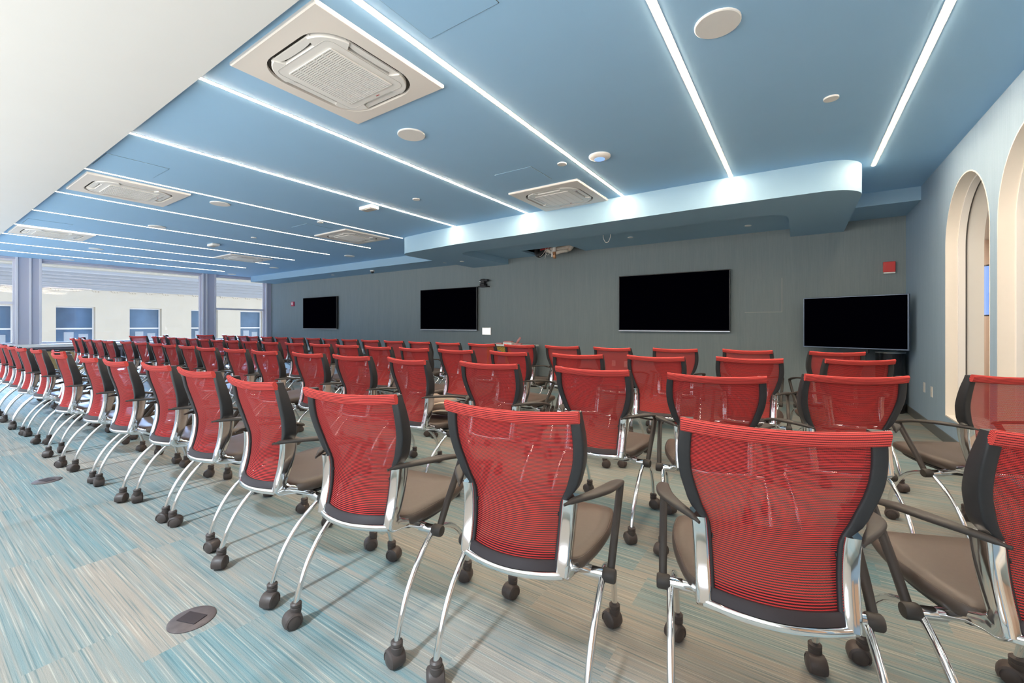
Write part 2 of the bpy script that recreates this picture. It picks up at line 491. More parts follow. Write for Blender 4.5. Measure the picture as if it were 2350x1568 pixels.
# ------------------------------------------------------------------ wall behind the camera: tall windows
bm = bmesh.new()
bw = [(-15.6, .95)]
x = XL - .3
for a, b in bw:
    box(bm, x, a, YB - .25, YB, 0, HT); box(bm, a, b, YB - .25, YB, 0, .40); box(bm, a, b, YB - .25, YB, 2.77, HT); x = b
box(bm, x, XR, YB - .25, YB, 0, HT)
struct(link_mesh('wall_back', bm, M['white_paint']), 'white wall with tall windows behind the camera', 'wall')
for k, (a, b) in enumerate(bw):
    w = bpy.data.objects.new('window_%d' % (k + 9), None); COL.objects.link(w); struct(w)
    bm = bmesh.new()
    for q in [a + i * (b - a - .03) / 7 for i in range(8)]: box(bm, q, q + .03, YB - .16, YB - .08, .40, 2.77)
    box(bm, a, b, YB - .15, YB - .09, .40, .44); box(bm, a, b, YB - .15, YB - .09, 2.73, 2.77)
    link_mesh('window_frame', bm, M['window_frame'], w)
    boxobj('glass', a + .02, b - .02, YB - .123, YB - .117, .42, 2.75, M['glass'], w)

# baseboards
def baseboard(name, x0, x1, y0, y1):
    struct(boxobj(name, x0, x1, y0, y1, 0, .10, M['baseboard'], None, .003), 'dark grey rubber baseboard', 'baseboard')
baseboard('baseboard_front', XL, XR, YF - .014, YF)
baseboard('baseboard_right', XR - .014, XR, YB, YF - .014)

# ------------------------------------------------------------------ soffits along the screen wall
def arc(cx, cy, r, a0, a1, n=12):
    return [(cx + r * math.cos(R(a0 + (a1 - a0) * i / n)), cy + r * math.sin(R(a0 + (a1 - a0) * i / n))) for i in range(n + 1)]
ZR = 2.537
xa, xb = -6.38, .55
outer = [(xa, YF)] + arc(xa + .34, 5.84, .34, 180, 268) + [(-4.8, 5.385), (-3.35, 5.36), (-1.9, 5.34), (-.9, 5.33)] + arc(xb - .36, 5.72, .36, 272, 360) + [(xb, YF)]
inner = [(-.10, YF)] + arc(-.42, 6.36, .32, 0, 90) + arc(-5.06, 6.36, .32, 90, 180)
inner = [(-.10, YF)] + [(-.10, 6.46)] + arc(-.42, 6.44, .32, 0, -90)[1:] + arc(-5.06, 6.37, .32, 270, 180) + [(-5.38, YF)]
poly = outer + inner
bm = bmesh.new()
bv = [bm.verts.new((a, b, ZR)) for a, b in poly]; tv = [bm.verts.new((a, b, HC)) for a, b in poly]
n = len(poly)
from mathutils.geometry import tessellate_polygon
for tri in tessellate_polygon([[Vector((a, b, 0)) for a, b in poly]]): bm.faces.new([bv[i] for i in tri])
for i in range(n):
    j = (i + 1) % n; bm.faces.new((bv[i], bv[j], tv[j], tv[i]))
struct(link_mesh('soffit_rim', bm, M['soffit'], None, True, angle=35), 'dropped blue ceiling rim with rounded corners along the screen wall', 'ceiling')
# recess slab with a torn hole
hx0, hx1, hy0 = -4.60, -3.52, 7.12
bm = bmesh.new()
box(bm, -5.40, hx0, 6.0, YF, 2.66, HC - .01); box(bm, hx1, -.08, 6.0, YF, 2.66, HC - .01); box(bm, hx0, hx1, 6.0, hy0, 2.66, HC - .01)
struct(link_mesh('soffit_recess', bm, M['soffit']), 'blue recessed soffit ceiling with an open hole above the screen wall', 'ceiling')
bm = bmesh.new()
box(bm, hx0 - .25, hx1 + .25, 6.8, YF + .1, HT - .02, HT + .03); box(bm, hx0 - .1, hx1 + .1, hy0 - .04, hy0 - .002, 2.67, HT - .02); box(bm, hx0 - .1, hx0, hy0, YF, 2.70, HT); box(bm, hx1, hx1 + .1, hy0, YF, 2.70, HT)
struct(link_mesh('ceiling_cavity', bm, M['duct']), 'dark cavity above the soffit hole', 'ceiling')
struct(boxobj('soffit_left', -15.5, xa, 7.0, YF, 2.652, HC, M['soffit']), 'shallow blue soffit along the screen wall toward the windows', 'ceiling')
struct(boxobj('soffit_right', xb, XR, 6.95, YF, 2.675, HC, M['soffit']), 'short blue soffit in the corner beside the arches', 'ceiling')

# ------------------------------------------------------------------ ceiling fixtures
ORD = ['first', 'second', 'third', 'fourth', 'fifth', 'sixth', 'seventh', 'eighth', 'ninth', 'tenth', 'eleventh', 'twelfth',
       'thirteenth', 'fourteenth', 'fifteenth', 'sixteenth', 'seventeenth', 'eighteenth', 'nineteenth', 'twentieth', 'twenty-first', 'twenty-second']
leds = [(.65, 5.78), (-.625, 5.31), (-1.875, 5.335), (-3.345, 5.365), (-4.80, 5.385), (-6.28, 5.55), (-7.66, 5.87), (-9.15, 5.86), (-10.67, 5.86), (-11.92, 5.85), (-13.29, 5.87), (-14.68, 5.87)]
led0 = None
for k, (x, y1) in enumerate(leds):
    lab = 'slim white light line in the blue ceiling, %s from the arched wall' % ORD[k]
    t = thing('ceiling_light_line', lab, 'light', (x, 1.12, HC), 0, 'light lines across the blue ceiling')
    L = y1 - 1.12
    bm = bmesh.new()
    prof = [(-.013, .002)] + [(.013 * math.cos(R(180 + a)), -.002 - .004 * math.sin(R(a))) for a in range(0, 181, 20)] + [(.013, .002)]
    rings(bm, [[Vector((a, 0, b)) for a, b in prof], [Vector((a, L, b)) for a, b in prof]], True, True)
    link_mesh('diffuser', bm, M['led'] if k < 5 else M['led_dim'], t)
    bm = bmesh.new()
    for s in (-1, 1): box(bm, s * .0185 - .0052, s * .0185 + .0052, 0, L, -.0015, .004)
    link_mesh('halo_edge', bm, M['white_plastic'], t)  # flanges widened into a white rim imitating the halo of the line

def rsq_outline(a, r, n=10, notch=0., nw=.2, per=24):
    """rounded square outline with optional concave notch in each side"""
    out = []
    for q in range(4):
        rot = q * 90
        side = []
        for i in range(per + 1):
            s = -(a - r) + 2 * (a - r) * i / per
            d = 0.
            if notch:
                e = abs(s) / nw
                d = notch * (1 if e < .72 else (0 if e > 1.12 else .5 + .5 * math.cos(PI * (e - .72) / .40)))
            side.append((a - d, s))
        for i in range(1, n):
            ang = R(90 * i / n); side.append((a - r + r * math.cos(ang), a - r + r * math.sin(ang)))
        c, s_ = math.cos(R(rot)), math.sin(R(rot))
        out += [(x * c - y * s_, x * s_ + y * c) for x, y in side]
    return out

def make_cassette():
    t = thing('air_conditioner', 'x', 'air conditioner', (0, 0, HC), 0, 'ceiling cassette air conditioners')
    A = rsq_outline(.475, .03, 4, per=4); 
    O = rsq_outline(.375, .21)
    bm = bmesh.new()   # frame plate: ring between square edge and ring opening
    def sq(a, r, z, ref):   # sample square outline along the angles of ref so the rings match
        res = []
        for x, y in ref:
            an = math.atan2(y, x); c, s = math.cos(an), math.sin(an)
            tt = a / max(abs(c), abs(s)); res.append(Vector((tt * c, tt * s, z)))
        return res
    rings(bm, [sq(.475, 0, 0., O), sq(.475, 0, -.018, O), sq(.468, 0, -.024, O), [Vector((x, y, -.026)) for x, y in O], [Vector((x, y, .0)) for x, y in O]], True, False)
    link_mesh('frame_panel', bm, M['warm_white'], t, True, angle=30)
    bm = bmesh.new()
    prism(bm, O, -.006, -.004)
    link_mesh('air_slot', bm, M['dark'], t)
    bm = bmesh.new()
    C1 = rsq_outline(.353, .197, notch=.066, nw=.24)
    C2 = [(x * .985, y * .985) for x, y in C1]
    rings(bm, [[Vector((x, y, -.006)) for x, y in C1], [Vector((x, y, -.026)) for x, y in C1], [Vector((x, y, -.031)) for x, y in C2]], True, True)
    link_mesh('centre_panel', bm, M['white_plastic'], t, True, angle=30)
    for q in range(4):   # flaps
        bm = bmesh.new(); c, s_ = math.cos(R(90 * q)), math.sin(R(90 * q)); up = []; lo = []
        for i in range(17):
            s = -.212 + .424 * i / 16; e = abs(s) / .212
            up.append((.350, s)); lo.append((.350 - .046 * math.sqrt(max(0, 1 - e ** 3.0)) - .002, s))
        P = up + lo[::-1]
        P = [(x * c - y * s_, x * s_ + y * c) for x, y in P]
        prism(bm, P, -.022, -.012)
        link_mesh('flap', bm, M['white_plastic'], t)
    # grille
    g = .225
    bm = bmesh.new(); box(bm, -g, g, -g, g, -.0325, -.0305)
    gb = link_mesh('grille_opening', bm, M['dark'], t)
    bm = bmesh.new(); nsl = 30
    for i in range(nsl + 1):
        y = -g + 2 * g * i / nsl; box(bm, -g, g, y - .0042, y + .0042, -.0375, -.0322)
    for i in range(6):
        x = -g + 2 * g * i / 5; box(bm, x - .005, x + .005, -g, g, -.039, -.0322)
    link_mesh('grille', bm, M['white_plastic'], t)
    bm = bmesh.new()
    P = rsq_outline(.287, .05, 6, per=4); Q = [(x * .994, y * .994) for x, y in P]
    rings(bm, [[Vector((x, y, -.0305)) for x, y in P], [Vector((x, y, -.0325)) for x, y in P], [Vector((x, y, -.0325)) for x, y in Q], [Vector((x, y, -.0305)) for x, y in Q]], True, False)
    link_mesh('grille_border', bm, M['grey_plastic'], t)
    boxobj('badge', .02, .05, .262, .267, -.0335, -.031, M['redpipe'], t)
    return t
acs = [(-2.515, 1.70, 'large white ceiling air conditioner nearest the camera, beside the white bulkhead'),
       (-6.86, 1.70, 'white ceiling air conditioner at the bulkhead, second one back toward the windows'),
       (-11.18, 1.70, 'white ceiling air conditioner at the bulkhead, last one before the windows'),
       (-2.555, 4.88, 'white ceiling air conditioner next to the soffit rim above the biggest screen gap'),
       (-6.94, 4.92, 'white ceiling air conditioner near the left rounded end of the soffit rim'),
       (-11.4, 4.97, 'small looking ceiling air conditioner over the front row near the windows')]
ac0 = make_cassette()
for k, (x, y, lab) in enumerate(acs):
    if k == 0: ac0.location = (x, y, HC); ac0['label'] = lab
    else: copy_thing(ac0, (x, y, HC), 0, lab)

def disc(name, x, y, z, r, h, label, cat, group=None, m=None, dome=0.):
    bm = bmesh.new()
    pr = [(.001, 0), (r, 0), (r, -h * .7), (r * .96, -h)]
    if dome: pr += [(r * .75, -h - dome * .6), (r * .4, -h - dome * .92), (.001, -h - dome)]
    else: pr += [(.001, -h)]
    lathe(bm, pr, 32)
    o = link_mesh(name, bm, m or M['white_plastic'], None, True, (x, y, z), 30)
    return tag(o, label, cat, group)
spk = [(-.37, 2.575, 'round flush ceiling speaker beside the second light line from the arched wall'),
       (-2.80, 2.575, 'round ceiling speaker just beyond the nearest air conditioner'),
       (-6.56, 2.57, 'round ceiling speaker just beyond the second air conditioner'),
       (-8.97, 2.575, 'round ceiling speaker midway between second and third air conditioners'),
       (-12.68, 2.58, 'round ceiling speaker beyond the third air conditioner, toward the windows'),
       (-15.35, 2.60, 'round ceiling speaker closest to the window wall'),
       (-8.93, 6.25, 'small round ceiling disc before the left soffit, nearest the rim'),
       (-12.55, 6.30, 'small round ceiling disc before the left soffit, middle one'),
       (-15.29, 6.33, 'small round ceiling disc in the corner by the windows')]
for x, y, lab in spk:
    o = disc('ceiling_speaker', x, y, HC, .118, .012, lab, 'speaker', 'round ceiling speakers')
o = disc('ceiling_access_point', -1.62, 3.94, HC, .105, .018, 'white domed wireless access point with glowing blue ring', 'access point', None, None, .018)
bm = bmesh.new(); lathe(bm, [(.045, -.0365), (.05, -.038), (.05, -.030), (.045, -.030)], 24)
link_mesh('light_ring', bm, M['blue_screen'], o)
for x, y, lab in [(.20, 3.885, 'small round sprinkler cover between the two rightmost light lines'),
             (-2.02, 3.91, 'small round sprinkler cover beside the domed access point'),
             (-4.18, 3.93, 'small round sprinkler cover between fourth and fifth light lines'),
             (-6.40, 3.94, 'small round sprinkler cover against the sixth light line'),
             (-8.56, 3.92, 'small round sprinkler cover between seventh and eighth light lines'),
             (-13.8, 3.55, 'small round sprinkler cover near the window wall')]:
    disc('ceiling_sprinkler_cover', x, y, HC, .048, .012, lab, 'sprinkler', 'small round sprinkler covers')
for x, y, z, lab in [(-.62, 7.2, 2.66, 'tiny round soffit downlight near the right end of the recess'), (-2.35, 7.05, 2.66, 'tiny round soffit downlight beside the hanging white cable loop'),
                  (-6.9, 7.4, 2.652, 'tiny round spot under the left soffit next to the rim'), (-11.3, 7.35, 2.652, 'tiny round spot under the left soffit above the leftmost screen'), (-5.95, 6.9, ZR, 'tiny round spot under the left arm of the rim')]:
    disc('soffit_spot', x, y, z, .045, .008, lab, 'light', 'tiny spots under the soffits')
def ceiling_box(x, y, lab):
    t = thing('ceiling_sensor', lab, 'sensor', (x, y, HC))
    bm = bmesh.new(); box(bm, -.13, .13, -.07, .07, -.05, 0, 0, .012); link_mesh('housing', bm, M['white_plastic'], t, True, angle=40)
    bm = bmesh.new(); box(bm, -.10, .10, -.05, .05, -.056, -.05); link_mesh('lens', bm, M['grey_plastic'], t)
ceiling_box(-4.99, 3.80, 'white box sensor hanging beside the fifth light line')
ceiling_box(-9.93, 3.77, 'white box sensor hanging far back near the ninth light line')
# access panels
def access_panel(x, y, s, lab):
    t = thing('ceiling_hatch', lab, 'access panel', (x, y, HC), 0, 'flush access panels in the blue ceiling')
    bm = bmesh.new(); box(bm, -s / 2, s / 2, -s / 2, s / 2, -.004, .0); link_mesh('panel', bm, M['ceiling'], t)
    bm = bmesh.new(); w = .004; h = s / 2 + .004
    for (a, b, c, d) in ((-h, h, -h, -h + w), (-h, h, h - w, h), (-h, -h + w, -h, h), (h - w, h, -h, h)): box(bm, a, b, c, d, -.0012, 0)
    link_mesh('edge_gap', bm, M['baseboard'], t)
access_panel(-1.53, 1.53, .49, 'flush square access panel right of the nearest air conditioner')
access_panel(-5.80, 1.45, .49, 'flush square access panel right of the second air conditioner')
access_panel(-2.56, 4.02, .46, 'flush scuffed access panel before the rim side air conditioner')
access_panel(-10.2, 1.5, .49, 'flush square access panel right of the third air conditioner')
access_panel(-6.9, 4.1, .46, 'flush access panel before the air conditioner near the rim end')

# hole: pipes and duct hanging out
t = thing('hanging_pipes', 'tangle of insulated pipes hanging from the soffit hole', 'pipes', (-3.95, 7.42, 2.64))
bm = bmesh.new()
tube(bm, cr([(-.30, .05, .30), (-.20, .0, .06), (-.02, -.02, .02), (.2, .02, .05), (.34, .05, .30)], 6), .065, 12)
tube(bm, cr([(-.16, -.08, .02), (.0, -.1, -.06), (.16, -.08, -.03), (.25, -.02, -.02)], 6), .035, 10)
tube(bm, cr([(.05, .1, .3), (.12, .06, .12), (.26, .04, .02), (.36, .1, .25)], 6), .05, 10)
link_mesh('insulation', bm, M['pvc'], t, True)
bm = bmesh.new(); tube(bm, [(.02, -.12, .30), (.02, -.12, .1), (.015, -.12, -.04)], .035, 12); tube(bm, [(-.02, -.13, .0), (-.03, -.13, -.13)], .018, 8)
link_mesh('white_pipe', bm, M['white_plastic'], t, True)
bm = bmesh.new(); tube(bm, [(.02, -.125, -.06), (.022, -.125, -.165)], .032, 12); tube(bm, [(.02, -.125, -.04), (.02, -.125, -.07)], .038, 12)
link_mesh('copper_stub', bm, M['copper'], t, True)
bm = bmesh.new(); tube(bm, cr([(-.42, .1, .35), (-.46, .02, .05), (-.38, -.03, -.05), (-.3, .03, .05), (-.28, .1, .3)], 6), .055, 12)
link_mesh('black_hose', bm, M['duct'], t, True)
bm = bmesh.new(); tube(bm, [(-.34, -.04, .05), (-.1, -.08, .07)], .022, 10)
link_mesh('red_pipe', bm, M['redpipe'], t, True)
bm = bmesh.new()
tube(bm, cr([(-.42, -.03, -.02), (-.32, -.08, -.09), (-.24, -.06, .0), (-.22, -.05, .1)], 5), .004, 6)
tube(bm, cr([(-.2, -.08, .08), (-.17, -.12, -.04), (-.2, -.12, -.16)], 5), .004, 6)
tube(bm, cr([(-.12, -.1, .06), (-.18, -.14, -.02), (-.12, -.14, -.09), (-.05, -.13, .0)], 5), .004, 6)
link_mesh('wires', bm, M['cable'], t, True)
bm = bmesh.new(); tube(bm, cr([(-.055, 0, .03), (-.062, 0, -.06), (-.03, 0, -.135), (.0, 0, -.15), (.03, 0, -.135), (.06, 0, -.06), (.052, 0, .03)], 6), .005, 8)
tag(link_mesh('hanging_cable_loop', bm, M['cable'], None, True, (-2.55, 6.50, 2.655)), 'thin white cable loop dangling from the soffit recess', 'cable')

# ------------------------------------------------------------------ screen wall equipment
def tv(name, x0, x1, z0, z1, lab):
    t = thing(name, lab, 'television', ((x0 + x1) / 2, YF, (z0 + z1) / 2), 0, 'wall mounted black televisions')
    w, h = (x1 - x0) / 2, (z1 - z0) / 2
    bm = bmesh.new(); box(bm, -w, w, -.085, -.04, -h, h, 0, .004); link_mesh('cabinet', bm, M['bezel'], t)
    boxobj('screen', -w + .012, w - .012, -.0865, -.0845, -h + .022, h - .012, M['screen'], t)
    boxobj('bottom_trim', -w, w, -.0875, -.05, -h - .006, -h + .006, M['steel'], t)
    boxobj('wall_bracket', -w * .5, w * .5, -.04, -.002, -h * .5, h * .5, M['duct'], t)
    return t
tv('mounted_tv', -2.80, -.925, 1.07, 2.095, 'largest looking wall television, in the middle of the screen wall')
tv('mounted_tv', -8.08, -6.22, 1.06, 2.08, 'wall television beside the small black camera and white tablet')
tv('mounted_tv', -13.56, -11.70, 1.06, 2.07, 'smallest looking wall television, nearest the windows')
# television on stand, turned toward the seats
t = thing('television_stand', 'black television on a floor stand in the corner by the arches', 'television', (.61, 7.34, 0), R(-20.5))
bm = bmesh.new(); box(bm, -.575, .575, -.03, .03, .855, 1.567, 0, .005); link_mesh('cabinet', bm, simple('blue_grey_bezel', (.16, .20, .27), .35, .6), t)
boxobj('screen', -.562, .562, -.034, -.028, .872, 1.556, M['screen'], t)
boxobj('mount_plate', -.16, .16, .03, .07, .80, 1.3, M['bezel'], t)
bm = bmesh.new(); box(bm, .00, .07, .05, .11, .06, 1.3, 0, .006); link_mesh('post', bm, M['bezel'], t)
bm = bmesh.new(); box(bm, -.12, -.05, .05, .11, .06, 1.3, 0, .006); link_mesh('post', bm, M['bezel'], t)
bm = bmesh.new(); box(bm, -.36, .36, .04, .12, .05, .09, 0, .01); box(bm, -.36, -.29, -.22, .19, .05, .09, 0, .01); box(bm, .29, .36, -.22, .19, .05, .09, 0, .01)
link_mesh('base', bm, M['bezel'], t)
for sx in (-.325, .325):
    for sy in (-.19, .16):
        bm = bmesh.new(); lathe(bm, [(.001, -.012), (.022, -.012), (.025, 0), (.022, .012), (.001, .012)], 16, Matrix.Translation((sx, sy, .025)) @ Matrix.Rotation(PI / 2, 4, 'Y'))
        link_mesh('caster', bm, M['duct'], t)
# bin in the corner
t = thing('waste_bin', 'tall black cylindrical waste bin in the corner behind the television', 'bin', (1.035, 7.645, 0))
bm = bmesh.new(); lathe(bm, [(.001, .03), (.15, .03), (.155, .06), (.155, .80), (.145, .80), (.145, .7), (.001, .7)], 40)
link_mesh('body', bm, simple('bin_black', (.02, .021, .024), .22, spec=.6), t, True, angle=30)
bm = bmesh.new(); lathe(bm, [(.150, .795), (.157, .795), (.160, .81), (.154, .822), (.140, .81)], 40); link_mesh('rim', bm, M['steel'], t, True, angle=30)
bm = bmesh.new(); lathe(bm, [(.001, 0), (.150, 0), (.150, .035), (.001, .035)], 40); link_mesh('foot', bm, M['duct'], t, True, angle=30)
# small things on the screen wall
t = thing('mounted_alarm', 'red fire alarm strobe with white lower edge, near the arch corner', 'alarm', (1.045, YF, 1.975))
bm = bmesh.new(); box(bm, -.065, .065, -.045, 0, -.065, .08, 0, .008); link_mesh('housing', bm, M['red'], t)
bm = bmesh.new(); box(bm, -.062, .062, -.047, 0, -.085, -.066, 0, .004); link_mesh('lens', bm, M['white_plastic'], t)
t = thing('mounted_alarm', 'small red fire alarm near the windows, left of the smallest television', 'alarm', (-14.29, YF, 1.90))
bm = bmesh.new(); box(bm, -.08, .08, -.05, 0, -.08, .08, 0, .01); link_mesh('housing', bm, M['red_dim'], t)
bm = bmesh.new(); box(bm, -.03, .03, -.056, -.05, -.03, .05, 0, .003); link_mesh('lens', bm, M['white_plastic'], t)
t = thing('mounted_camera', 'small black camera on a bracket at the corner of a television', 'camera', (-6.03, YF, 2.065))
bm = bmesh.new(); box(bm, -.10, .13, -.16, 0, -.01, .015, 0, .003); link_mesh('bracket', bm, M['duct'], t)
bm = bmesh.new(); box(bm, -.055, .075, -.15, -.02, .015, .07, 0, .01); link_mesh('base', bm, M['duct'], t)
bm = bmesh.new(); box(bm, -.055, .055, -.13, -.03, .075, .18, 0, .02); box(bm, .05, .14, -.12, -.04, .115, .165, 0, .008); link_mesh('head', bm, M['duct'], t, True, angle=40)
bm = bmesh.new(); lathe(bm, [(.001, .0), (.035, .0), (.038, .02), (.028, .03), (.001, .026)], 20, Matrix.Translation((-.05, -.10, .13)) @ Matrix.Rotation(R(-115), 4, 'Y') ); link_mesh('lens', bm, M['steel'], t, True)
t = thing('mounted_tablet', 'white glowing touch panel on the wall right of the camera television', 'tablet', (-5.985, YF, 1.035))
bm = bmesh.new(); box(bm, -.128, .128, -.02, 0, -.088, .088, 0, .005); link_mesh('frame', bm, M['white_plastic'], t)
boxobj('screen', -.112, .112, -.022, -.0195, -.072, .072, M['tablet'], t)
o = disc('ceiling_dome_camera', -9.5, 7.35, 2.652, .06, .03, 'white dome camera under the left soffit', 'camera')
bm = bmesh.new(); bmesh.ops.create_uvsphere(bm, u_segments=16, v_segments=10, radius=.042); link_mesh('lens', bm, M['duct'], o, True, (0, 0, -.038))
t = thing('mounted_hatch', 'flush square fabric covered panel right of the middle television', 'access panel', (-.465, YF, 1.645))
boxobj('panel', -.25, .25, -.006, 0, -.26, .26, M['fabric'], t)
bm = bmesh.new()
for (a, b, c, d) in ((-.255, .255, -.266, -.262), (.251, .257, -.266, .266)): box(bm, a, b, -.0075, 0, c, d)
link_mesh('edge', bm, M['grey_plastic'], t)  # pale strip stands in for the highlight along the right edge
def outlet(x, y, z, rz, lab):
    t = thing('wall_outlet', lab, 'outlet', (x, y, z), rz, 'white outlet plates')
    bm = bmesh.new(); box(bm, -.036, .036, -.006, 0, -.058, .058, 0, .002); link_mesh('plate', bm, M['white_plastic'], t)
    bm = bmesh.new()
    for s in (-1, 1): box(bm, -.016, .016, -.0075, -.005, s * .024 - .014, s * .024 + .014, 0, .001)
    link_mesh('socket', bm, M['warm_white'], t)
outlet(XR, 6.78, .45, -PI / 2, 'white outlet plate on the arched wall, the one nearer the corner')
outlet(XR, 6.45, .44, -PI / 2, 'white outlet plate on the arched wall, the one nearer the arch')
outlet(-13.35, YF, .42, 0, 'white outlet plate below the smallest television')
outlet(-10.56, YF, .43, 0, 'white outlet plate between the two left televisions')
outlet(-5.95, YF, .28, 0, 'white outlet plate low behind the striped table')
outlet(-2.93, YF, .45, 0, 'white outlet plate below the middle television, left of two')
outlet(-2.69, YF, .44, 0, 'white outlet plate below the middle television, right of two')

# table against the screen wall
t = thing('side_table', 'white topped side table with blue and yellow striped front panel', 'table', (-5.05, 7.45, 0))
bm = bmesh.new(); box(bm, -.55, .55, -.22, .22, .735, .77, 0, .004); link_mesh('table_top', bm, M['white_plastic'], t)
link_mesh('front_panel', (lambda b: (box(b, -.52, .52, -.17, -.15, .12, .735), b)[1])(bmesh.new()), M['striped'], t)
for sx in (-.5, .5):
    for sy in (-.12, .18):
        boxobj('leg', sx - .02, sx + .02, sy - .02, sy + .02, 0, .735, M['steel'], t)
tag(boxobj('white_box', -5.15, -4.93, 7.28, 7.45, .77, .815, M['white_plastic'], None, .004), 'small flat white box on the striped table', 'box')
tag(boxobj('pink_box', -5.35, -5.20, 7.30, 7.42, .77, .80, M['pink'], None, .004), 'small flat pink box at the left of the striped table', 'box')
tag(boxobj('red_tray', -5.17, -4.98, 7.33, 7.43, .815, .84, M['pink'], None, .006), 'narrow pink case lying on the white box', 'box')
t = thing('pink_dispenser', 'pink dispenser leaning up at the right of the striped table', 'dispenser', (-4.82, 7.38, .77), R(10))
bm = bmesh.new(); box(bm, -.08, .07, -.05, .05, 0, .03, 0, .008); link_mesh('base', bm, M['pink'], t)
bm = bmesh.new(); tube(bm, [(-.04, 0, .03), (.0, 0, .09), (.045, 0, .15)], [.022, .026, .02], 12); link_mesh('handle', bm, M['pink'], t, True)

# floor boxes in the carpet
for x, lab in ((-2.00, 'round dark floor box lid in the carpet, nearest the camera'), (-4.69, 'round dark floor box lid in the carpet farther back along the rear row')):
    t = thing('floor_box', lab, 'floor box', (x, .685, 0), R(20), 'round floor box lids')
    bm = bmesh.new(); lathe(bm, [(.001, 0), (.080, 0), (.080, .003), (.074, .006), (.001, .006)], 40)
    link_mesh('lid', bm, simple('worn_metal', (.12, .10, .10), .5, .3, noise=.5, nscale=25), t, True, angle=30)
    bm = bmesh.new(); box(bm, -.045, .045, -.028, .028, .006, .0085, 0, .002); link_mesh('flap', bm, M['rail'], t)

# ------------------------------------------------------------------ the chair
ZT = [.430, .47, .51, .56, .61, .65, .70, .76, .81, .86, .90, .925]
YFRONT = [.028, .048, .064, .080, .088, .089, .082, .067, .049, .034, .020, .011]
XO = [.178, .180, .181, .183, .186, .190, .203, .222, .229, .228, .224, .221]
DEP = [.034, .040, .044, .050, .054, .056, .056, .054, .050, .045, .038, .028]
def interp(z, T):
    if z <= ZT[0]: return T[0]
    for i in range(len(ZT) - 1):
        if z <= ZT[i + 1]:
            f = (z - ZT[i]) / (ZT[i + 1] - ZT[i]); return T[i] + f * (T[i + 1] - T[i])
    return T[-1]
def sm(z, T):   # smoothed interpolation
    return (interp(z - .02, T) + 2 * interp(z, T) + interp(z + .02, T)) / 4
def bow(z):
    return .040 - .016 * min(1, max(0, (z - .45) / .3))
def medge(z):   # half width of the mesh
    w = .043 if z < .64 else (.043 - .013 * min(1, (z - .64) / .06))
    return sm(z, XO) - w

